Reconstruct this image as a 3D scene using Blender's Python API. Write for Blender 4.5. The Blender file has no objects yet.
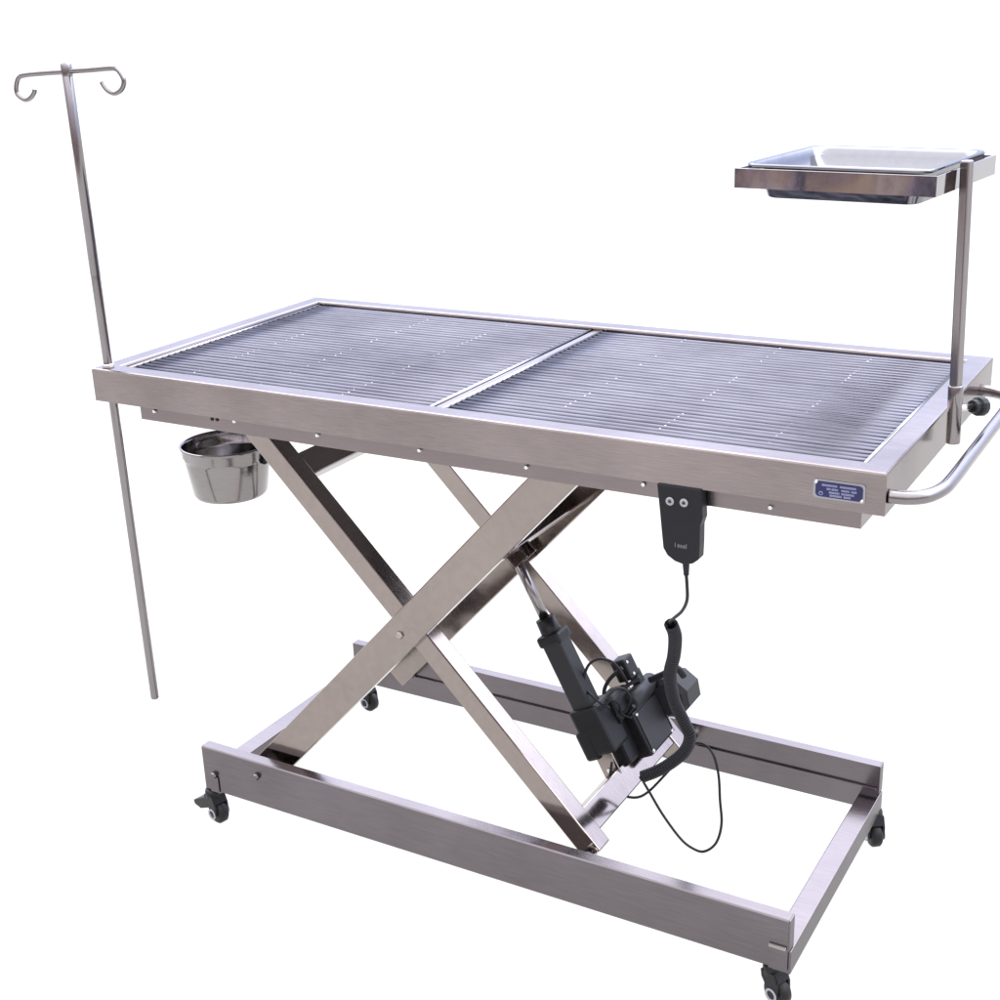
import bpy, bmesh, math, random
from mathutils import Vector, Matrix
random.seed(7)
S = bpy.context.scene
COL = S.collection

# ------------------------------------------------------------------ camera
CAM = Vector((1.6865, -1.5533, 1.4117))
RIGHT = Vector((0.8663524561607563, 0.4981906350682257, -0.03520671575910776))
DOWN = Vector((0.14178548065300106, -0.3129323718476637, -0.9391326893074231))
FWD = Vector((-0.4788844319668599, 0.8086281109262238, -0.34174592761240685))
cd = bpy.data.cameras.new('camera'); cam = bpy.data.objects.new('camera', cd); COL.objects.link(cam)
M = Matrix.Identity(4)
for i in range(3):
    M[i][0] = RIGHT[i]; M[i][1] = -DOWN[i]; M[i][2] = -FWD[i]; M[i][3] = CAM[i]
cam.matrix_world = M
cd.sensor_width = 36; cd.lens = 36 * 1.3754787; cd.clip_start = 0.05; cd.clip_end = 200
S.camera = cam

# ------------------------------------------------------------------ materials
def new_mat(name):
    m = bpy.data.materials.new(name); m.use_nodes = True
    return m, m.node_tree.nodes, m.node_tree.links, m.node_tree.nodes['Principled BSDF']

def steel(name, col, rough, brush=(4, 60, 60), bump=0.05, wave=0.0, vary=0.08, metallic=1.0, edge=1.0):
    """stainless steel: fine brushing along one axis, faint stains, slight waviness of the sheet"""
    m, N, L, b = new_mat(name)
    tc = N.new('ShaderNodeTexCoord'); mp = N.new('ShaderNodeMapping'); mp.inputs['Scale'].default_value = brush
    L.new(tc.outputs['Object'], mp.inputs['Vector'])
    n = N.new('ShaderNodeTexNoise'); n.inputs['Scale'].default_value = 9; n.inputs['Detail'].default_value = 5
    L.new(mp.outputs[0], n.inputs['Vector'])
    big = N.new('ShaderNodeTexNoise'); big.inputs['Scale'].default_value = 5.5; big.inputs['Detail'].default_value = 3
    L.new(tc.outputs['Object'], big.inputs['Vector'])
    r = N.new('ShaderNodeMapRange'); r.inputs['To Min'].default_value = rough * .75; r.inputs['To Max'].default_value = rough * 1.3
    L.new(n.outputs['Fac'], r.inputs['Value']); L.new(r.outputs[0], b.inputs['Roughness'])
    mx = N.new('ShaderNodeMixRGB'); mx.blend_type = 'MIX'
    mx.inputs['Color1'].default_value = tuple(c * (1 - vary) for c in col) + (1,)
    mx.inputs['Color2'].default_value = tuple(min(1, c * (1 + vary)) for c in col) + (1,)
    add = N.new('ShaderNodeMath'); add.operation = 'ADD'; L.new(n.outputs['Fac'], add.inputs[0]); L.new(big.outputs['Fac'], add.inputs[1])
    r2 = N.new('ShaderNodeMapRange'); r2.inputs['From Min'].default_value = .7; r2.inputs['From Max'].default_value = 1.3
    L.new(add.outputs[0], r2.inputs['Value']); L.new(r2.outputs[0], mx.inputs['Fac'])
    L.new(mx.outputs[0], b.inputs['Base Color'])
    b.inputs['Metallic'].default_value = metallic
    b.inputs['Specular Tint'].default_value = (edge, edge, edge, 1)
    bp = N.new('ShaderNodeBump'); bp.inputs['Strength'].default_value = bump; bp.inputs['Distance'].default_value = .002
    L.new(n.outputs['Fac'], bp.inputs['Height'])
    if wave:
        b2 = N.new('ShaderNodeBump'); b2.inputs['Strength'].default_value = wave; b2.inputs['Distance'].default_value = .02
        L.new(big.outputs['Fac'], b2.inputs['Height']); L.new(b2.outputs[0], bp.inputs['Normal'])
    L.new(bp.outputs[0], b.inputs['Normal'])
    return m

def plastic(name, col, rough, bump=.1, scale=400, spec=.5):
    m, N, L, b = new_mat(name)
    tc = N.new('ShaderNodeTexCoord')
    n = N.new('ShaderNodeTexNoise'); n.inputs['Scale'].default_value = scale; L.new(tc.outputs['Object'], n.inputs['Vector'])
    n2 = N.new('ShaderNodeTexNoise'); n2.inputs['Scale'].default_value = 25; L.new(tc.outputs['Object'], n2.inputs['Vector'])
    mx = N.new('ShaderNodeMixRGB'); mx.inputs['Color1'].default_value = tuple(c * .8 for c in col) + (1,); mx.inputs['Color2'].default_value = tuple(c * 1.2 for c in col) + (1,)
    L.new(n2.outputs['Fac'], mx.inputs['Fac']); L.new(mx.outputs[0], b.inputs['Base Color'])
    b.inputs['Roughness'].default_value = rough; b.inputs['Specular IOR Level'].default_value = spec
    bp = N.new('ShaderNodeBump'); bp.inputs['Strength'].default_value = bump; bp.inputs['Distance'].default_value = .0005
    L.new(n.outputs['Fac'], bp.inputs['Height']); L.new(bp.outputs[0], b.inputs['Normal'])
    return m

M_TOP = steel('brushed_steel_rim', (.295, .255, .246), .22, (3, 90, 90), .05, .10, .20, edge=.8)
M_FLANGE = steel('brushed_steel_flange', (.25, .218, .215), .3, (3, 90, 90), .06, .03, .10)
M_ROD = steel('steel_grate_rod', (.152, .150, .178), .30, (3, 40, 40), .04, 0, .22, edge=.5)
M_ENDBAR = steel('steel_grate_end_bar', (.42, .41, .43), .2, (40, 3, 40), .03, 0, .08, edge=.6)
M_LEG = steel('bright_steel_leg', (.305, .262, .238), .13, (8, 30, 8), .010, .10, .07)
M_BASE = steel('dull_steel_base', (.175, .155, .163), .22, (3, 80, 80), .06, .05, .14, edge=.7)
M_TUBE = steel('steel_tube', (.27, .25, .25), .2, (60, 60, 4), .04, 0, .10)
M_POLISH = steel('polished_steel', (.36, .35, .36), .05, (10, 10, 10), .01, .05, .05)
M_PANSTEEL = steel('polished_tray_steel', (.24, .24, .26), .07, (10, 10, 10), .01, .16, .05, edge=.7)
M_BUCKET = steel('spun_steel_bucket', (.27, .25, .245), .14, (6, 6, 60), .03, .05, .08)
M_PAN = steel('drain_pan_steel', (.12, .115, .12), .35, (4, 60, 60), .06, .03, .1)
M_BRIGHT = steel('bright_bolt_steel', (.75, .73, .72), .18, (10, 10, 10), .02, 0, .05)
M_DULL = steel('dull_bolt_steel', (.38, .35, .34), .25, (10, 10, 10), .02, 0, .05)
M_BLACK = plastic('black_plastic', (.007, .007, .008), .42, spec=.3)
M_GREY = plastic('charcoal_plastic', (.018, .018, .020), .5, spec=.35)
M_CORD = plastic('black_rubber_cord', (.008, .008, .011), .45, spec=.3)
M_HAND = plastic('black_handset_plastic', (.008, .0075, .010), .45, spec=.3)
M_TYRE = plastic('dark_caster_tyre', (.008, .008, .008), .5, spec=.3)
M_SILVER = plastic('pale_grey_print', (.30, .31, .33), .4)
M_BLUE = plastic('navy_enamel', (.011, .013, .072), .35)
M_PRINT = plastic('pale_blue_print', (.20, .21, .34), .5)
M_DIMPRINT = plastic('dim_grey_print', (.11, .11, .12), .5)
M_ALU = steel('aluminium_edge_and_highlight', (.36, .36, .39), .25, (10, 10, 10), .02, 0, .05)

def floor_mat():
    m, N, L, b = new_mat('underlit_white_floor')
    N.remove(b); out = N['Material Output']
    t = N.new('ShaderNodeBsdfTranslucent'); d = N.new('ShaderNodeBsdfDiffuse'); mix = N.new('ShaderNodeMixShader')  # translucent so the added glow from below washes out shadows
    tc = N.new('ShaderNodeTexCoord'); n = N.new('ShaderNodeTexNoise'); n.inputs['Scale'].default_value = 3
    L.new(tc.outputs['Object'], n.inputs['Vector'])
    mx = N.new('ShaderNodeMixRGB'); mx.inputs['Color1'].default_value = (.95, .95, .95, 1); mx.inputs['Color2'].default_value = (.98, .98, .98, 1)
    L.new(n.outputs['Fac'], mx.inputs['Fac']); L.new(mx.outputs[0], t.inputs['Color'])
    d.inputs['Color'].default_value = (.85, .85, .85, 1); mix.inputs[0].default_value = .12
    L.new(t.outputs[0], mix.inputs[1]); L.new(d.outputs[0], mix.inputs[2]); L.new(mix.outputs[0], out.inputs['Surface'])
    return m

# ------------------------------------------------------------------ mesh helpers
class MB:
    def __init__(s): s.bm = bmesh.new()
    def _merge(s, b, mat=None):
        if mat is not None: bmesh.ops.transform(b, matrix=mat, verts=b.verts)
        me = bpy.data.meshes.new('tmp'); b.to_mesh(me); b.free(); s.bm.from_mesh(me); bpy.data.meshes.remove(me); return s
    def box(s, lo, hi, bev=.0012, mat=None, seg=2):
        b = bmesh.new(); bmesh.ops.create_cube(b, size=1)
        sz = [hi[i] - lo[i] for i in range(3)]; c = [(hi[i] + lo[i]) / 2 for i in range(3)]
        for v in b.verts: v.co = Vector([v.co[i] * sz[i] + c[i] for i in range(3)])
        if bev: bmesh.ops.bevel(b, geom=b.edges[:], offset=min(bev, min(sz) * .45), segments=seg, profile=.5, affect='EDGES')
        return s._merge(b, mat)
    def obox(s, c, ax, ay, az, sx, sy, sz, bev=.0015):
        """box centred on c with axes ax, ay, az (unit) and full sizes"""
        m = Matrix.Identity(4)
        for i in range(3): m[i][0] = ax[i]; m[i][1] = ay[i]; m[i][2] = az[i]; m[i][3] = c[i]
        return s.box((-sx / 2, -sy / 2, -sz / 2), (sx / 2, sy / 2, sz / 2), bev, m)
    def bar(s, p0, p1, w, y0, y1, bev=.0015):
        """bar lying in an xz plane from p0 to p1 ((x,z)), width w, between depths y0 and y1"""
        a = Vector((p1[0] - p0[0], 0, p1[1] - p0[1])); l = a.length; a.normalize()
        n = Vector((-a.z, 0, a.x)); y = n.cross(a)
        c = Vector(((p0[0] + p1[0]) / 2, (y0 + y1) / 2, (p0[1] + p1[1]) / 2))
        return s.obox(c, a, n, a.cross(n), l, w, abs(y1 - y0), bev)
    def tube(s, pts, r, n=12, closed=False, cap=True, rr=None):
        pts = [Vector(p) for p in pts]; k = len(pts); rings = []
        def tan(i):
            if closed: return (pts[(i + 1) % k] - pts[i - 1]).normalized()
            return (pts[min(i + 1, k - 1)] - pts[max(i - 1, 0)]).normalized()
        t = tan(0); u = t.orthogonal().normalized()
        for i in range(k):
            t = tan(i); u = (u - t * u.dot(t)).normalized(); v = t.cross(u)
            R = rr[i] if rr else r
            rings.append([s.bm.verts.new(pts[i] + (u * math.cos(2 * math.pi * j / n) + v * math.sin(2 * math.pi * j / n)) * R) for j in range(n)])
        for i in range(k if closed else k - 1):
            A, B = rings[i], rings[(i + 1) % k]
            for j in range(n):
                f = s.bm.faces.new((A[j], A[(j + 1) % n], B[(j + 1) % n], B[j])); f.smooth = True
        if cap and not closed:
            s.bm.faces.new(rings[0][::-1]); s.bm.faces.new(rings[-1])
        return s
    def lathe(s, prof, n=48, mat=None, smooth=True):
        """profile of (r, z) revolved about z"""
        b = bmesh.new(); rings = []
        for r, z in prof:
            if r < 1e-6: rings.append([b.verts.new((0, 0, z))])
            else: rings.append([b.verts.new((r * math.cos(2 * math.pi * j / n), r * math.sin(2 * math.pi * j / n), z)) for j in range(n)])
        for A, B in zip(rings, rings[1:]):
            for j in range(n):
                if len(A) == 1 and len(B) == 1: continue
                if len(A) == 1: f = b.faces.new((A[0], B[j], B[(j + 1) % n]))
                elif len(B) == 1: f = b.faces.new((A[j], A[(j + 1) % n], B[0]))
                else: f = b.faces.new((A[j], A[(j + 1) % n], B[(j + 1) % n], B[j]))
                f.smooth = smooth
        bmesh.ops.recalc_face_normals(b, faces=b.faces)
        return s._merge(b, mat)
    def prism(s, poly, y0, y1, bev=0, mat=None):
        """outline of (x,z) extruded in y"""
        b = bmesh.new()
        A = [b.verts.new((x, y0, z)) for x, z in poly]; B = [b.verts.new((x, y1, z)) for x, z in poly]; k = len(poly)
        b.faces.new(A); b.faces.new(B[::-1])
        for i in range(k): b.faces.new((A[i], B[i], B[(i + 1) % k], A[(i + 1) % k]))
        bmesh.ops.recalc_face_normals(b, faces=b.faces)
        if bev:
            ed = [e for e in b.edges if len(e.link_faces) == 2 and e.calc_face_angle(0) > .6]
            bmesh.ops.bevel(b, geom=ed, offset=bev, segments=2, profile=.5, affect='EDGES')
        return s._merge(b, mat)
    def ring(s, x0, x1, y0, y1, prof, mat=None):
        """closed profile of (inset, z) swept round a rectangle with mitred corners"""
        b = bmesh.new(); R = []
        for ins, z in prof:
            R.append([b.verts.new(p) for p in ((x0 + ins, y0 + ins, z), (x1 - ins, y0 + ins, z), (x1 - ins, y1 - ins, z), (x0 + ins, y1 - ins, z))])
        k = len(prof)
        for i in range(k):
            A, B = R[i], R[(i + 1) % k]
            for j in range(4): b.faces.new((A[j], A[(j + 1) % 4], B[(j + 1) % 4], B[j]))
        bmesh.ops.recalc_face_normals(b, faces=b.faces)
        return s._merge(b, mat)
    def build(s, name, mat, parent=None):
        me = bpy.data.meshes.new(name); s.bm.normal_update(); s.bm.to_mesh(me); s.bm.free()
        me.materials.append(mat)
        o = bpy.data.objects.new(name, me); COL.objects.link(o)
        if parent is not None:
            o.parent = parent
            p = parent; off = Vector((0, 0, 0))
            # geometry is written in world coordinates: cancel the location of the parent chain
            o.matrix_parent_inverse = ROOTINV.get(parent.name, Matrix.Identity(4))
        return o
ROOTINV = {}
def thing(name, label, cat, loc=(0, 0, 0)):
    o = bpy.data.objects.new(name, None); COL.objects.link(o); o.location = loc
    o.empty_display_size = .05
    o['label'] = label; o['category'] = cat
    ROOTINV[o.name] = Matrix.Translation(-Vector(loc))
    return o
def smooth_path(pts, n=8, closed=False):
    """Catmull-Rom through the points"""
    P = [Vector(p) for p in pts]; out = []; k = len(P)
    for i in range(k - 1):
        a, b, c, d = P[max(i - 1, 0)], P[i], P[i + 1], P[min(i + 2, k - 1)]
        for j in range(n):
            t = j / n
            out.append(.5 * ((2 * b) + (c - a) * t + (2 * a - 5 * b + 4 * c - d) * t * t + (3 * b - a - 3 * c + d) * t ** 3))
    out.append(P[-1]); return out
def cylm(c, axis):
    """matrix taking z to axis at c"""
    return Matrix.Translation(Vector(c)) @ Vector(axis).to_track_quat('Z', 'Y').to_matrix().to_4x4()
def bolt_head(mb, c, axis, r, h, hexa=False):
    n = 6 if hexa else 20
    return mb.lathe([(0, 0), (r, 0), (r, h * .6), (r * .75, h), (0, h)], n, cylm(c, axis), smooth=False)
def ray(u, v, y):
    """where the thing seen at a spot of the photograph stands, at depth y (used once, to measure the place)"""
    d = RIGHT * ((u - 500) / 1375.4787) + DOWN * ((v - 500) / 1375.4787) + FWD
    t = (y - CAM.y) / d.y
    return CAM + d * t

# ------------------------------------------------------------------ the setting
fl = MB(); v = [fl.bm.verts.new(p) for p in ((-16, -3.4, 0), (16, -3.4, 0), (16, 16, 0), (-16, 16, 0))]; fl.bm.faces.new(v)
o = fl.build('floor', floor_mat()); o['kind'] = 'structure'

# ------------------------------------------------------------------ operating table
L_, W_, H_ = 1.3, .603, .869
ZB = .8145
table = thing('operating_table', 'stainless steel veterinary operating table with barred top, scissor lift and wheeled base', 'operating table', (.65, .30, 0))
T = lambda mb, name, mat, par=None: mb.build(name, mat, par or table)

# rim of the table top: outer skirt, top border, inner drop
prof = [(0, ZB), (0, H_ - .003), (.0009, H_ - .0009), (.003, H_), (.031, H_), (.0335, H_ - .001), (.0345, H_ - .0035), (.0345, H_ - .03), (.0325, H_ - .03), (.0325, H_ - .006), (.0025, H_ - .006), (.0025, ZB)]
T(MB().ring(0, L_, 0, W_, prof), 'table_rim', M_TOP)
# skirt under the rim (holds the drain tray)
fp = [(0, .7862), (0, .8140), (.030, .8140), (.030, .8118), (.0022, .8118), (.0022, .7862)]
under = T(MB().ring(.078, 1.267, .020, W_ - .020, fp), 'under_frame', M_FLANGE)
T(MB().box((.037, .037, .8385), (1.263, W_ - .037, .8405), 0), 'drain_tray', M_PAN)
T(MB().box((.6342, .0350, .8440), (.6458, W_ - .0350, .8625), .001), 'middle_rail', M_FLANGE)

# grates
def grate(x0, x1, sup):
    y0, y1 = .0375, W_ - .0375; zt = H_ - .005; r = .0046
    mb = MB(); n = 35
    for i in range(n):
        y = y0 + .009 + (y1 - y0 - .018) * i / (n - 1)
        sag = random.uniform(-.0004, .0004); dz = random.uniform(-.0003, .0003)
        k = 8
        mb.tube([(x0 + .004 + (x1 - x0 - .008) * j / k, y + sag * math.sin(math.pi * j / k * 2), zt - r + dz) for j in range(k + 1)], r, 10)
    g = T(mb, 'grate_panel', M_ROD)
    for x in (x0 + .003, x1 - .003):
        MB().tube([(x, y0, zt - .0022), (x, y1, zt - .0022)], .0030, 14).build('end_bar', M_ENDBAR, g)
    for x in sup:
        b = MB().tube([(x, y0, zt - 2 * r - .003), (x, y1, zt - 2 * r - .003)], .0035, 8)
        for i in range(n):      # weld beads where every rod crosses the support
            y = y0 + .009 + (y1 - y0 - .018) * i / (n - 1)
            if random.random() < .35: continue
            q = random.uniform(.7, 1.2)
            b.lathe([(0, -.001), (.0021 * q, 0), (.0014 * q, .0010 * q), (0, .0014 * q)], 8, Matrix.Translation((x + random.uniform(-.001, .001), y, zt - .0012)))
        b.build('support_bar', M_ENDBAR, g)
    return g
grate(.036, .632, (.165, .315, .472))
grate(.648, 1.264, (.81, .976, 1.128))

# bolts / clips on the skirt
for (u, vv) in ((155, 411), (235, 421), (318, 435), (420, 450), (527, 467), (644, 484), (771, 507)):
    p = ray(u, vv, .0195)
    b = bolt_head(MB(), (p.x, .0200, p.z), (0, -1, 0), .0035, .004)
    b.build('bolt', M_BRIGHT, under)
for (u, vv) in ((212, 419), (217, 419.5)):
    p = ray(u, vv, .0195)
    bolt_head(MB(), (p.x, .0200, p.z), (0, -1, 0), .0032, .0015).build('screw_hole_plug', M_BLACK, under)

# scissor legs
A0, A1 = (.2085, .128), (.8245, .784)
B0, B1 = (.203, .784), (.846, .1255)
YN_A, YN_B = (.090, .114), (.1145, .150)
YF_B, YF_A = (.453, .4885), (.489, .513)
for (y0, y1) in (YN_A, YF_A):
    T(MB().bar(A0, A1, .058, y0, y1, .002), 'scissor_leg', M_LEG)
for (y0, y1) in (YN_B, YF_B):
    T(MB().bar(B0, B1, .037, y0, y1, .002), 'scissor_leg', M_LEG)
# pivots in the middle of the scissors
def on(p, q, z): t = (z - p[1]) / (q[1] - p[1]); return p[0] + (q[0] - p[0]) * t
px = .5165; pz = .456
for y, d in ((.090, -1), (.513, 1)):
    bolt_head(MB(), (px, y, pz), (0, d, 0), .0070, .005, True).build('pivot_bolt', M_DULL, table)
# cross bars
def cross(x, z, y0, y1, w, h, ang=0, name='cross_bar', mat=None):
    a = Vector((math.cos(ang), 0, math.sin(ang))); n = Vector((-math.sin(ang), 0, math.cos(ang)))
    return T(MB().obox((x, (y0 + y1) / 2, z), a, Vector((0, 1, 0)), n, w, y1 - y0, h, .002), name, mat or M_LEG)
angB = math.atan2(B1[1] - B0[1], B1[0] - B0[0])
angA = math.atan2(A1[1] - A0[1], A1[0] - A0[0])
cross(on(B0, B1, .690), .690, .150, .453, .045, .028, angB)
cross(on(B0, B1, .158) + .001, .158, .150, .453, .044, .030, angB)
cross(on(A0, A1, .560), .560, .114, .489, .030, .030, angA)
# clevis that takes the piston rod
cx_, cz_ = .614, .5375
mb = MB()
for y in (.284, .314):
    mb.obox((cx_ + .006, y, cz_ + .008), Vector((math.cos(angA), 0, math.sin(angA))), Vector((0, 1, 0)), Vector((-math.sin(angA), 0, math.cos(angA))), .034, .004, .044, .001)
T(mb, 'clevis', M_LEG)
bolt_head(MB(), (cx_ + .004, .318, cz_ - .002), (0, 1, 0), .006, .012, True).build('clevis_pin', M_BRIGHT, table)
# rollers at the leg ends
for y0, y1 in ((.080, .1145), (.489, .523)):
    T(MB().tube([(.843, y0, .130), (.843, y1, .130)], .011, 20), 'roller', M_BRIGHT)
# sliding ends under the top
for y0, y1 in ((.050, .090), (.513, .553)):
    T(MB().tube([(.811, y0, .7985), (.811, y1, .7985)], .009, 16), 'roller', M_BRIGHT)
for y0, y1 in ((.024, .1145), (.489, .579)):
    T(MB().tube([(.200, y0, .792), (.200, y1, .792)], .007, 16), 'hinge_pin', M_BRIGHT)
# small lug on the left of leg crossing seen past the pivot
T(MB().obox((.456, .300, .4165), Vector((1, 0, 0)), Vector((0, 1, 0)), Vector((0, 0, 1)), .009, .372, .009, .002), 'tie_rod', M_LEG)

# base frame: two long channels and two lower end rails
BX0, BX1, BY0, BY1, BZ0, BZ1 = .085, 1.188, .055, .546, .072, .159
def channel(yo, yi):
    s_ = 1 if yi > yo else -1; t = .003
    prof = [(yo, BZ0), (yo, BZ1 - .002), (yo + s_ * .002, BZ1), (yi, BZ1), (yi, BZ0)]
    b = MB(); v0 = [b.bm.verts.new((BX0, y, z)) for y, z in prof]; v1 = [b.bm.verts.new((BX1, y, z)) for y, z in prof]; k = len(prof)
    b.bm.faces.new(v0); b.bm.faces.new(v1[::-1])
    for i in range(k): b.bm.faces.new((v0[i], v1[i], v1[(i + 1) % k], v0[(i + 1) % k]))
    bmesh.ops.recalc_face_normals(b.bm, faces=b.bm.faces)
    return b
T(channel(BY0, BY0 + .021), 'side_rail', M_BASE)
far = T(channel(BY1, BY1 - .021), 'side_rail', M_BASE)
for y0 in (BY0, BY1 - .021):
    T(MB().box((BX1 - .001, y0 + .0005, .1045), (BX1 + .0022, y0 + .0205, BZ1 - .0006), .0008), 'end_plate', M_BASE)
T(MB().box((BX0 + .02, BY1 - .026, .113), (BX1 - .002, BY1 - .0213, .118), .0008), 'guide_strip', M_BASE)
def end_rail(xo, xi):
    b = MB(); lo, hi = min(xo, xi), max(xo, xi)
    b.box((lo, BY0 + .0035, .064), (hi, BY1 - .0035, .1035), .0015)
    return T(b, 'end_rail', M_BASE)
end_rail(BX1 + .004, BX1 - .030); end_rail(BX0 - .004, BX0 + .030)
# bolts on the near rail
for (x, z, hexa) in ((.2115, .131, True), (.110, .106, True)):
    bolt_head(MB(), (x, BY0, z), (0, -1, 0), .0065, .007, hexa).build('bolt', M_BASE, table)
T(MB().box((.099, BY0 - .003, .070), (.118, BY0 - .0003, .103), .001), 'caster_plate', M_BASE)
T(MB().box((1.160, BY0 - .004, .108), (1.186, BY0 - .0003, .114), .001), 'weld_tab', M_DULL)

# casters
def caster(x, y, ang, pedal):
    def tm(): return Matrix.Translation((x, y, 0)) @ Matrix.Rotation(ang, 4, 'Z')
    f = MB()
    f.lathe([(0, .066), (.014, .066), (.0155, .062), (.0155, .050), (.012, .046), (0, .046)], 24, tm())
    for s_ in (-1, 1):
        f.prism([(-.012, .056), (.013, .058), (.021, .040), (.022, .022), (.016, .016), (.008, .018), (-.010, .044)], s_ * .0125 - .0022, s_ * .0125 + .0022, .0008, tm())
    f.prism([(-.013, .050), (.013, .060), (.021, .044), (.017, .040), (-.010, .046)], -.012, .012, .001, tm())
    f.tube([tm() @ Vector((0, 0, .060)), tm() @ Vector((0, 0, .073))], .006, 14)
    c = f.build('caster', M_BLACK, table)
    w = MB(); m = tm() @ Matrix.Translation((.010, 0, .0215)) @ Matrix.Rotation(math.pi / 2, 4, 'X')
    w.lathe([(.008, -.0095), (.018, -.0095), (.0215, -.006), (.0215, .006), (.018, .0095), (.008, .0095)], 32, m)
    w.build('wheel', M_TYRE, c)
    for s_ in (-1, 1):
        h = MB().lathe([(.0105, .0150), (.0105, .0163), (.0072, .0163), (.0072, .0150)], 24, m @ (Matrix.Rotation(math.pi, 4, 'X') if s_ < 0 else Matrix.Identity(4)))
        h.build('hub_ring', M_SILVER, c)
    if pedal:
        p = MB(); p.prism([(-.010, .049), (-.056, .024), (-.053, .016), (-.034, .014), (-.008, .026)], -.011, .011, .0015, tm())
        p.build('brake_pedal', M_BLACK, c)
    return c
caster(.091, .066, math.radians(-14), True)
caster(1.162, .072, math.radians(-22), False)
caster(1.180, .538, math.radians(-55), False)
caster(.096, .541, math.radians(-8), True)

# push handle at the right end
hp = [(1.300, .014, .836), (1.322, .018, .836), (1.340, .032, .836), (1.351, .062, .836), (1.354, .10, .836), (1.354, .20, .836), (1.354, .32, .836), (1.354, .42, .836), (1.351, .478, .836), (1.340, .508, .836), (1.322, .522, .836), (1.300, .526, .836)]
T(MB().tube(smooth_path(hp, 8), .0088, 18), 'push_handle', M_TUBE)

# nameplate on the near skirt
pc = (ray(817, 480, 0) + ray(862, 502, 0)) / 2
def rr_poly(cx, cz, w, h, r, n=6):
    out = []
    for (sx, sz, a0) in ((1, 1, 0), (-1, 1, 90), (-1, -1, 180), (1, -1, 270)):
        for i in range(n + 1):
            a = math.radians(a0 + 90 * i / n); out.append((cx + sx * (w / 2 - r) + r * math.cos(a), cz + sz * (h / 2 - r) + r * math.sin(a)))
    return out
plate = T(MB().prism(rr_poly(pc.x, pc.z, .064, .0245, .004), -.0012, -.0001), 'nameplate', M_ALU)
MB().prism(rr_poly(pc.x, pc.z, .058, .0195, .005), -.0020, -.0013).build('enamel_field', M_BLUE, plate)
pr = MB()
for row, (z, segs) in enumerate(((.0057, ((-.021, -.002), (.001, .021))), (.0012, ((-.015, -.010), (-.009, -.001), (.003, .013), (.015, .022))), (-.0030, ((-.012, .001), (.003, .019))), (-.0068, ((-.011, .004), (.006, .015))))):
    for a, b in segs:       # worn rows of print, too small to be read
        x = a
        while x < b:
            w = random.uniform(.0012, .0024); w = min(w, b - x)
            pr.box((pc.x + x, -.00235, pc.z + z - .0013), (pc.x + x + w * .85, -.00205, pc.z + z + .0013), 0); x += w
pr.lathe([(.0016, 0), (.0027, 0), (.0027, .0003), (.0016, .0003)], 20, cylm((pc.x - .022, -.00205, pc.z - .0055), (0, -1, 0)))
pr.build('print', M_PRINT, plate)
for dx, dz in ((-.0285, .0085), (.0285, -.0085)):
    bolt_head(MB(), (pc.x + dx, -.0012, pc.z + dz), (0, -1, 0), .0022, .0022).build('rivet', M_BRIGHT, plate)

# lifting actuator ---------------------------------------------------------
P0 = Vector((.6087, .300, .5419)); P1 = Vector((.8100, .300, .1550))
ax = (P1 - P0).normalized(); yv = Vector((0, 1, 0)); nv = yv.cross(ax)
if nv.x < 0: nv = -nv
LEN = (P1 - P0).length
def at(t, y=0, n=0): return P0 + ax * t + yv * y + nv * n
act = T(MB().obox(at(.255), ax, yv, nv, .200, .036, .038, .004), 'actuator', M_GREY)
MB().tube([at(-.004), at(.150)], .0085, 20).build('piston_rod', M_TUBE, act)
MB().tube([at(.128), at(.172)], .0185, 24, rr=[.0165, .0185]).build('collar', M_BLACK, act)
MB().obox(at(.164), ax, yv, nv, .020, .042, .046, .005).build('end_cap', M_BLACK, act)
mb = MB(); mb.obox(at(.336, .004, .002), ax, yv, nv, .088, .058, .056, .006)
mb.obox(at(.358, -.006, -.018), ax, yv, nv, .055, .040, .030, .006)
mb.build('gear_housing', M_BLACK, act)
mb = MB()
for y in (-.017, .017): mb.obox(at(.403, y), ax, yv, nv, .075, .004, .034, .001)
mb.build('foot_bracket', M_LEG, act)
bolt_head(MB(), at(.408, -.019), (0, -1, 0), .006, .005, True).build('bolt', M_BRIGHT, act)
MB().lathe([(0, -.036), (.030, -.036), (.039, -.028), (.039, .022), (.030, .032), (0, .032)], 8, cylm(at(.366, .170, .066), (0, 1, 0)) @ Matrix.Rotation(.2, 4, 'Z'), smooth=False).build('motor', M_GREY, act)
MB().lathe([(0, -.052), (.015, -.052), (.017, -.050), (.017, .040), (0, .040)], 20, cylm(at(.330, .110, .040), (0, 1, 0))).build('motor_neck', M_GREY, act)

MB().obox(at(.378, .030, -.002), ax, yv, nv, .082, .044, .058, .006).build('gear_cover', M_BLACK, act)
MB().obox(at(.322, .050, .020), ax, yv, nv, .046, .060, .040, .006).build('brake_housing', M_BLACK, act)
# control box beside the actuator
t0, t1 = .343, .427; yb0, yb1 = .045, .137
box_ = T(MB().obox(at((t0 + t1) / 2, (yb0 + yb1) / 2, .010), ax, yv, nv, t1 - t0, yb1 - yb0, .074, .004), 'control_box', M_BLACK)
MB().obox(at((t0 + t1) / 2, (yb0 + yb1) / 2, .0482), ax, yv, nv, t1 - t0 - .010, yb1 - yb0 - .010, .0022, .0008).build('lid', M_GREY, box_)
MB().obox(at((t0 + t1) / 2, yb1 + .0022, .044), ax, yv, nv, t1 - t0 - .004, .004, .010, .001).build('edge_highlight', M_ALU, box_)  # pale strip put in for the highlight along the box edge
for t, y in ((t0 + .007, yb0 + .007), (t1 - .007, yb0 + .007), (t1 - .007, yb1 - .007)):
    bolt_head(MB(), at(t, y, .0475), nv, .0032, .003).build('screw', M_BRIGHT, box_)
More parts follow.
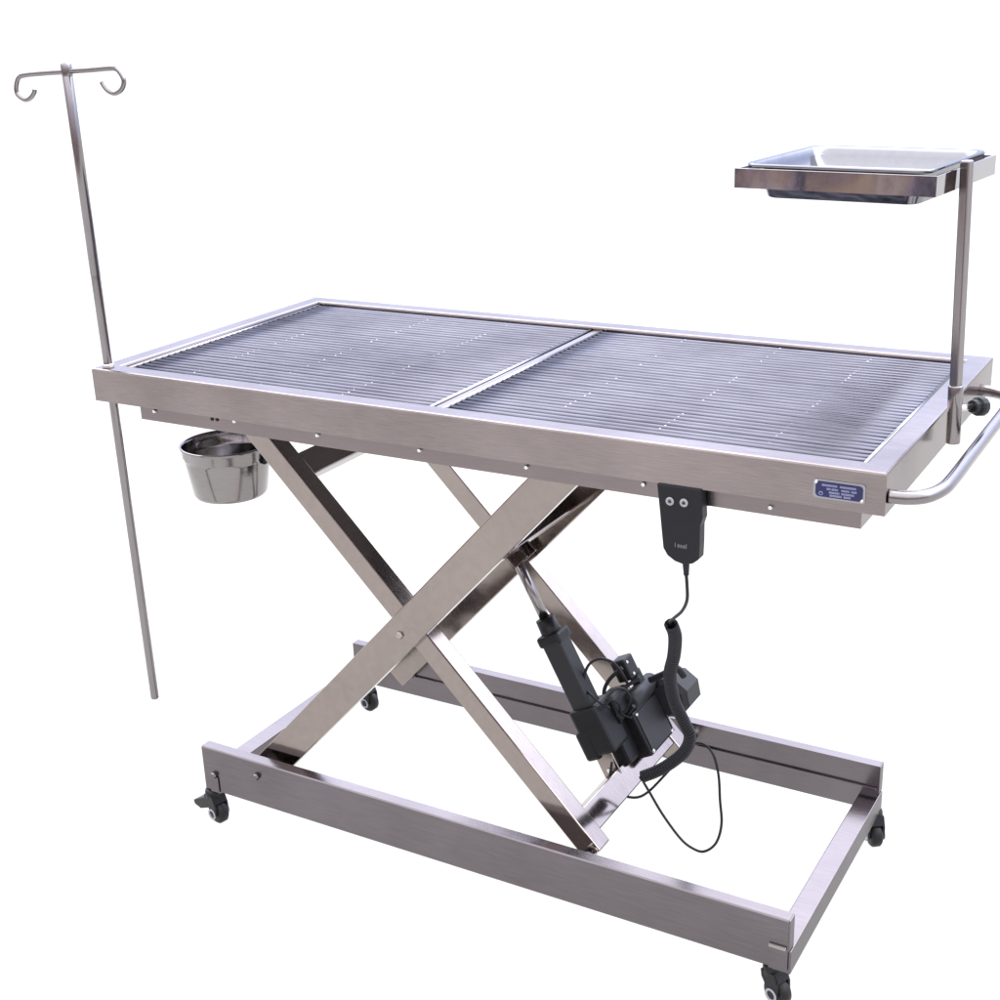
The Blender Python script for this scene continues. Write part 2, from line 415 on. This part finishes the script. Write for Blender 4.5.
pc2 = ray(625, 668, .395)
mb = MB(); mb.obox(pc2, ax, yv, nv, .040, .034, .030, .004); mb.obox(pc2 + ax * .038 + yv * .02, ax, yv, nv, .050, .020, .018, .003)
plug = T(mb, 'plug_block', M_BLACK)
for t, y in ((-.012, -.010), (.012, -.006)):
    bolt_head(MB(), pc2 + ax * t + yv * y + nv * .015, nv, .0028, .0025).build('screw', M_BRIGHT, plug)
def wire(pix, r, name, mat=M_CORD, par=None, n=8):
    return MB().tube(smooth_path([ray(u, vv, y) for u, vv, y in pix], n), r, 10).build(name, mat, par or table)
wire([(601, 728, .285), (590, 705, .285), (584, 683, .300), (588, 666, .310), (599, 659, .320), (612, 662, .335), (621, 672, .350), (628, 684, .365)], .0025, 'cable')
wire([(622, 668, .36), (609, 680, .35), (604, 694, .34), (610, 712, .33), (622, 722, .325)], .0035, 'cable')
wire([(640, 678, .38), (622, 690, .36), (616, 706, .34), (624, 716, .335), (634, 706, .335)], .0035, 'cable')
wire([(650, 680, .40), (664, 674, .40), (676, 668, .40), (684, 676, .41)], .006, 'cable')

wire([(606, 700, .29), (614, 690, .31), (624, 689, .325), (630, 698, .33), (626, 710, .33), (616, 716, .32)], .0022, 'cable')
wire([(603, 708, .29), (611, 700, .30), (619, 704, .315), (622, 714, .325), (632, 718, .33)], .0022, 'cable')
wire([(583, 688, .300), (590, 694, .290), (599, 702, .288), (610, 708, .30)], .0020, 'cable')
# bracket of the handset on the skirt
h0 = ray(700, 490, .018); h1 = ray(709.5, 506, .018)
T(MB().box((h0.x - .02, .0165, h1.z), (h1.x, .0197, .8120), .0008), 'handset_hook', M_BLACK)

# ------------------------------------------------------------------ IV pole (stands in the corner sockets of the table)
pt = Vector((.0169, .0183, 1.3425)); pb = Vector((.0235, .0183, .2594))
iv = thing('iv_pole', 'tall thin steel drip pole with two curled hooks standing through the left table corner', 'drip stand', (.0235, .0183, .2594))
pd = (pt - pb).normalized(); I = lambda z: pb + pd * ((z - pb.z) / pd.z)
MB().tube([pb, pb + pd * .002, I(.80), I(1.02), I(1.0201), pt - pd * .002, pt], .0078, 18, rr=[.0060, .0072, .0072, .0076, .0079, .0079, .006]).build('pole', M_TUBE, iv)
MB().lathe([(.0079, 0), (.0097, .0005), (.0097, .004), (.0088, .0058), (.0079, .0058)], 24, Matrix.Translation((I(H_).x, I(H_).y, H_))).build('collar', M_BRIGHT, table)
def hook(side):
    """arm and curl in the plane of the cross bar; d runs outwards"""
    if side < 0:
        pix = [(66, 71.5), (45, 72.8), (26, 74.6), (19.5, 77), (16.8, 83), (16.5, 91), (19, 96), (25.5, 99.8), (31, 97.5), (34.3, 92.5), (34.8, 89)]
    else:
        pix = [(66, 71.0), (90, 69.6), (112, 67.8), (117, 69.5), (121.5, 75), (124, 82), (121.5, 89.5), (115, 93.3), (108.5, 91), (104, 86), (101.8, 82)]
    y0 = .0183
    return smooth_path([ray(u, vv, y0) for u, vv in pix], 6)
for sd in (-1, 1):
    P = hook(sd)
    MB().tube(P, .0036, 12, rr=[.0045 if i < len(P) * .25 else .0036 for i in range(len(P))]).build('hook', M_TUBE, iv)
MB().lathe([(0, .004), (.006, .003), (.0085, -.001), (.0085, -.016), (.0079, -.018)], 20, cylm(pt, pd)).build('cap', M_TUBE, iv)

# ------------------------------------------------------------------ tray stand and instrument tray
TH = math.radians(-5.1); TC = Vector((1.171, .3058, 0))
def tm(z=0): return Matrix.Translation((TC.x, TC.y, z)) @ Matrix.Rotation(TH, 4, 'Z')
stand = thing('tray_stand', 'upright steel post carrying a square flat-bar frame above the right table end', 'tray stand', (1.318, .258, .838))
q0 = ray(953, 443, .257); q1 = ray(967.3, 160, .257)
pdir = (q1 - q0).normalized()
ex = Vector((1, 0, 0)); ex = (ex - pdir * ex.dot(pdir)).normalized(); ey = pdir.cross(ex)
m_ = Matrix.Identity(4)
def post_box(t0, t1, w, bev=.0015):
    return MB().obox(q0 + pdir * ((t0 + t1) / 2), ex, ey, pdir, w, w, t1 - t0, bev)
LP = (q1 - q0).length
pa = math.radians(-20); e1 = ex * math.cos(pa) + ey * math.sin(pa); e2 = pdir.cross(e1)
MB().obox(q0 + pdir * (LP / 2 + .010), e1, e2, pdir, .0130, .0130, LP - .020, .0022).build('post', M_TUBE, stand)
sl = MB().tube([q0, q0 + pdir * .001, q0 + pdir * .050, q0 + pdir * .0505, q0 + pdir * .078, q0 + pdir * .080], .0095, 24, rr=[.0086, .0093, .0093, .0098, .0098, .0090])
sl = sl.build('socket', M_TUBE, table)
kc = q0 + pdir * .030
ka = ray(972, 406.5, .305); kb = ray(984, 408.5, .322)
ks = q0 + pdir * .047
MB().tube([ks, ka], .0042, 12).build('screw', M_BRIGHT, sl)
kd = (kb - ks).normalized()
kn = MB().lathe([(0, 0), (.0085, 0), (.0095, .004), (.0095, .010), (.0125, .012), (.0135, .016), (.0135, .024), (.011, .027), (0, .027)], 12, cylm(ka, kd), smooth=False)
kn.build('knob', M_BLACK, sl)
# flat-bar ring the tray sits in
fr = MB().ring(-.1345, .1335, -.120, .1195, [(0, -.0295), (0, -.0045), (.0005, -.004), (.003, -.004), (.0035, -.0045), (.0035, -.0295)], tm(1.197))
fr.build('frame', M_POLISH, stand)
tray = thing('instrument_tray', 'shallow polished steel instrument tray resting in the raised frame', 'tray', (TC.x, TC.y, 1.15))
def rrect(hw, hd, r, n=6):
    out = []
    for (sx, sy, a0) in ((1, 1, 0), (-1, 1, 90), (-1, -1, 180), (1, -1, 270)):
        for i in range(n + 1):
            a = math.radians(a0 + 90 * i / n); out.append((sx * (hw - r) + r * math.cos(a), sy * (hd - r) + r * math.sin(a)))
    return out
b = bmesh.new(); rings = []
# outside going up, over the rim, inside going down
sec = [(.1005, .0945, .016, -.0440), (.1035, .0975, .019, -.0425), (.1125, .1065, .022, -.008), (.1185, .1125, .022, -.0035), (.1230, .1190, .022, -.0030), (.1240, .1200, .022, .0000), (.1228, .1188, .022, .0022), (.1180, .1140, .021, .0016), (.1150, .1100, .021, -.0010), (.1115, .1050, .020, -.010), (.1060, .0998, .018, -.0235), (.1025, .0965, .016, -.0255)]
for hw, hd, r, z in sec: rings.append([b.verts.new((x, y, z)) for x, y in rrect(hw, hd, r)])
n_ = len(rings[0])
for A, B in zip(rings, rings[1:]):
    for j in range(n_):
        f = b.faces.new((A[j], A[(j + 1) % n_], B[(j + 1) % n_], B[j])); f.smooth = True
b.faces.new(rings[0][::-1]); b.faces.new(rings[-1])
tr = MB(); tr._merge(b, tm(1.197)); tr.build('pan', M_PANSTEEL, tray)

# ------------------------------------------------------------------ bucket under the left end
bq = ray(226, 442.5, .225); bc = Vector((bq.x, bq.y)); bz = bq.z; KB = .82
bucket = thing('bucket', 'round stainless steel bucket with rolled rim hanging under the left end of the table', 'bucket', (bc.x, bc.y, .545))
R0 = .0985
pro = [(0, -.1035), (.070, -.1035), (.0775, -.1015), (.081, -.096), (.0925, -.030), (.0935, -.022), (.0965, -.020), (.0975, -.006), (.1005, -.004), (.1015, -.0005), (.1000, .0018), (.0970, .0012), (.0955, -.006), (.0945, -.019), (.0915, -.023), (.0905, -.031), (.0790, -.095), (.074, -.0995), (0, -.101)]
MB().lathe([(r_ * KB, z_ * .93) for r_, z_ in pro], 64, Matrix.Translation((bc.x, bc.y, bz))).build('body', M_BUCKET, bucket)
mb = MB()
for a in (math.radians(95), math.radians(140)):
    x, y = bc.x + .099 * KB * math.cos(a), bc.y + .099 * KB * math.sin(a)
    mb.tube([(x, y, bz - .02), (x, y, bz + .02), (x, y, .7850)], .003, 10)
mb.build('hanger', M_TUBE, bucket)
a = math.radians(6); e = Vector((bc.x + .0965 * KB * math.cos(a), bc.y + .0965 * KB * math.sin(a), bz - .032 * KB))
MB().obox(e, Vector((math.cos(a), math.sin(a), 0)), Vector((-math.sin(a), math.cos(a), 0)), Vector((0, 0, 1)), .007, .010, .012, .002).build('lug', M_BLACK, bucket)

# ------------------------------------------------------------------ hand controller with its coiled cord
hs = thing('hand_controller', 'black two-button hand control hanging from the table edge on a coiled cord', 'remote control', (1.035, .008, .71))
yh = -.0035
out = [(656.5, 483.5), (659.2, 510), (661.5, 535), (662.8, 548), (667, 555.5), (674.5, 561.5), (683, 564.8), (692, 564.3), (698.5, 560), (699.3, 545), (699.6, 527), (702.2, 519.5), (701.8, 508), (701, 500), (701.2, 490)]
poly = []
for u, vv in out:
    p = ray(u, vv, yh); poly.append((p.x, p.z))
MB().prism(poly, yh, .0160, .002).build('shell', M_HAND, hs)
for u, vv in ((670, 501.2), (684, 502.8)):
    p = ray(u, vv, yh)
    bt = MB().lathe([(0, 0), (.0058, 0), (.0056, .0012), (.0028, .0016), (.0026, .0008), (0, .0008)], 24, cylm((p.x, yh - .0002, p.z), (0, -1, 0))).build('button', M_SILVER, hs)
    MB().prism([(p.x - .0022, p.z - .0012), (p.x + .0022, p.z - .0012), (p.x, p.z + .002)], yh - .0022, yh - .0012).build('arrow', M_HAND, bt)
p = ray(681, 546, yh); lg = MB()
for i, (w, h) in enumerate(((.0012, .006), (.0026, .0045), (.0026, .0045), (.0028, .0045), (.0014, .0065))):
    x = p.x - .0085 + i * .0038
    lg.box((x, yh - .0006, p.z - .0026), (x + w, yh - .0001, p.z - .0026 + h), 0)
lg.build('printed_mark', M_DIMPRINT, hs)
s0 = ray(686, 563, .006); s1 = ray(686.3, 575, .006)
MB().tube([s0 + Vector((0, 0, .003)), s0, s1], .0048, 14, rr=[.0055, .0048, .0036]).build('strain_relief', M_CORD, hs)
wire([(686, 572, .006), (687, 585, .010), (687, 600, .022), (682, 611, .045), (674, 618, .075), (670, 622, .095), (671, 628, .11), (674, 634, .12)], .0024, 'cord', par=hs)
core = smooth_path([ray(u, vv, y) for u, vv, y in [(671, 624, .10), (675, 636, .12), (674, 655, .16), (670, 675, .19), (674, 700, .215), (684, 722, .235), (690, 737, .245), (684, 752, .25), (668, 765, .255), (655, 772, .257), (643, 776.5, .258)]], 24)
# even spacing, then a tight helix round the core line
seg = [0]
for a_, b_ in zip(core, core[1:]): seg.append(seg[-1] + (b_ - a_).length)
TOT = seg[-1]; turns = int(TOT / .0056); hel = []; per = 12; u_ = None; k = 0
for i in range(turns * per + 1):
    s_ = TOT * i / (turns * per)
    while k < len(seg) - 2 and seg[k + 1] < s_: k += 1
    f_ = (s_ - seg[k]) / max(1e-9, seg[k + 1] - seg[k]); c = core[k].lerp(core[k + 1], f_)
    t_ = (core[min(k + 2, len(core) - 1)] - core[max(k - 1, 0)]).normalized()
    u_ = t_.orthogonal().normalized() if u_ is None else (u_ - t_ * u_.dot(t_)).normalized()
    w_ = t_.cross(u_); a = 2 * math.pi * i / per
    hel.append(c + (u_ * math.cos(a) + w_ * math.sin(a)) * .0078)
MB().tube(hel, .0026, 8).build('coiled_cord', M_CORD, hs)
wire([(643, 776, .258), (641, 772, .26), (642, 779, .262), (650, 793, .265), (663, 815, .268), (680, 838, .27), (692, 848, .27), (704, 851.5, .27), (716, 843, .27), (721.5, 824, .27), (720, 800, .272), (718.5, 775, .275), (713, 754, .28), (703, 744, .285), (693, 745, .285), (680, 758, .28), (664, 776, .275), (648, 792, .27), (636, 797.5, .265), (622, 795, .262), (613, 788, .262), (610, 778, .266), (612, 762, .276)], .0022, 'tail_cable', par=hs)

# ------------------------------------------------------------------ light: a bright open sky, plus added white glow from below the floor
w = bpy.data.worlds.new('World'); S.world = w; w.use_nodes = True
N, Lk = w.node_tree.nodes, w.node_tree.links
bg = N['Background']
tc = N.new('ShaderNodeTexCoord'); sp = N.new('ShaderNodeSeparateXYZ'); Lk.new(tc.outputs['Generated'], sp.inputs[0])
mr = N.new('ShaderNodeMapRange'); mr.inputs['From Min'].default_value = -1; mr.inputs['From Max'].default_value = 1
Lk.new(sp.outputs['Z'], mr.inputs['Value'])
def ramp(stops):
    r = N.new('ShaderNodeValToRGB'); e = r.color_ramp.elements
    e[0].position = (stops[0][0] + 1) / 2; e[0].color = tuple(c * .5 for c in stops[0][1]) + (1,)
    e[1].position = (stops[-1][0] + 1) / 2; e[1].color = tuple(c * .5 for c in stops[-1][1]) + (1,)
    for z, c in stops[1:-1]:
        x = e.new((z + 1) / 2); x.color = tuple(q * .5 for q in c) + (1,)
    Lk.new(mr.outputs[0], r.inputs['Fac']); return r
# colours are divided by 8 in the ramps; the Background strength gives it back
far_r = ramp([(-1, (.28, .28, .28)), (-.02, (.28, .28, .28)), (.06, (.31, .33, .41)), (.16, (.34, .37, .51)), (.30, (.43, .47, .66)), (.46, (.95, 1.02, 1.22)), (.60, (1.25, 1.3, 1.45)), (1, (1.2, 1.2, 1.25))])  # stops below the horizon: added white fill shining up through the floor
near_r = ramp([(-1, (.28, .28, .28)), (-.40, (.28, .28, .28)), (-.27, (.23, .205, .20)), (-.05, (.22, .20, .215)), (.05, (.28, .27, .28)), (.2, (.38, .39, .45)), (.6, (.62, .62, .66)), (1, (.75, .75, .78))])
# uneven surroundings on the near side (yard, walls, people far behind the camera)
mp = N.new('ShaderNodeMapping'); mp.inputs['Scale'].default_value = (36, 36, 6); Lk.new(tc.outputs['Generated'], mp.inputs['Vector'])
nz = N.new('ShaderNodeTexNoise'); nz.inputs['Scale'].default_value = 1.6; nz.inputs['Detail'].default_value = 3; Lk.new(mp.outputs[0], nz.inputs['Vector'])
vr = N.new('ShaderNodeValToRGB'); e = vr.color_ramp.elements
e[0].position = .40; e[0].color = (.10, .11, .14, 1); e[1].position = .62; e[1].color = (1.0, .95, .92, 1)
for p_, c_ in ((.43, (.16, .14, .17)), (.455, (.42, .48, .70)), (.49, (1.0, .74, .80)), (.51, (.22, .19, .20)), (.545, (.80, .62, .45))):
    x = e.new(p_); x.color = c_ + (1,)
Lk.new(nz.outputs['Fac'], vr.inputs['Fac'])
band = N.new('ShaderNodeValToRGB'); e = band.color_ramp.elements
e[0].position = .32; e[0].color = (0, 0, 0, 1); e[1].position = .72; e[1].color = (0, 0, 0, 1)
for p_, q_ in ((.37, 1), (.53, 1), (.66, .75)):
    x = e.new(p_); x.color = (q_, q_, q_, 1)
Lk.new(mr.outputs[0], band.inputs['Fac'])
mul = N.new('ShaderNodeMixRGB'); mul.blend_type = 'MULTIPLY'
Lk.new(band.outputs[0], mul.inputs['Fac']); Lk.new(near_r.outputs[0], mul.inputs['Color1']); Lk.new(vr.outputs[0], mul.inputs['Color2'])
az = N.new('ShaderNodeMapRange'); az.interpolation_type = 'SMOOTHSTEP'; az.inputs['From Min'].default_value = -.25; az.inputs['From Max'].default_value = .15
Lk.new(sp.outputs['Y'], az.inputs['Value'])
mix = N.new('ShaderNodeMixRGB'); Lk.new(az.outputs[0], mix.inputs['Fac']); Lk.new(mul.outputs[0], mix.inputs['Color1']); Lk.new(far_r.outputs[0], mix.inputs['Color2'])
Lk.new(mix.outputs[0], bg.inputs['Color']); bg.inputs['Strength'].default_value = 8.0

# ------------------------------------------------------------------ render settings
S.render.engine = 'CYCLES'
S.view_settings.view_transform = 'Standard'; S.view_settings.look = 'None'
S.view_settings.exposure = 0; S.view_settings.gamma = 1
S.render.resolution_x = 1024; S.render.resolution_y = 1024
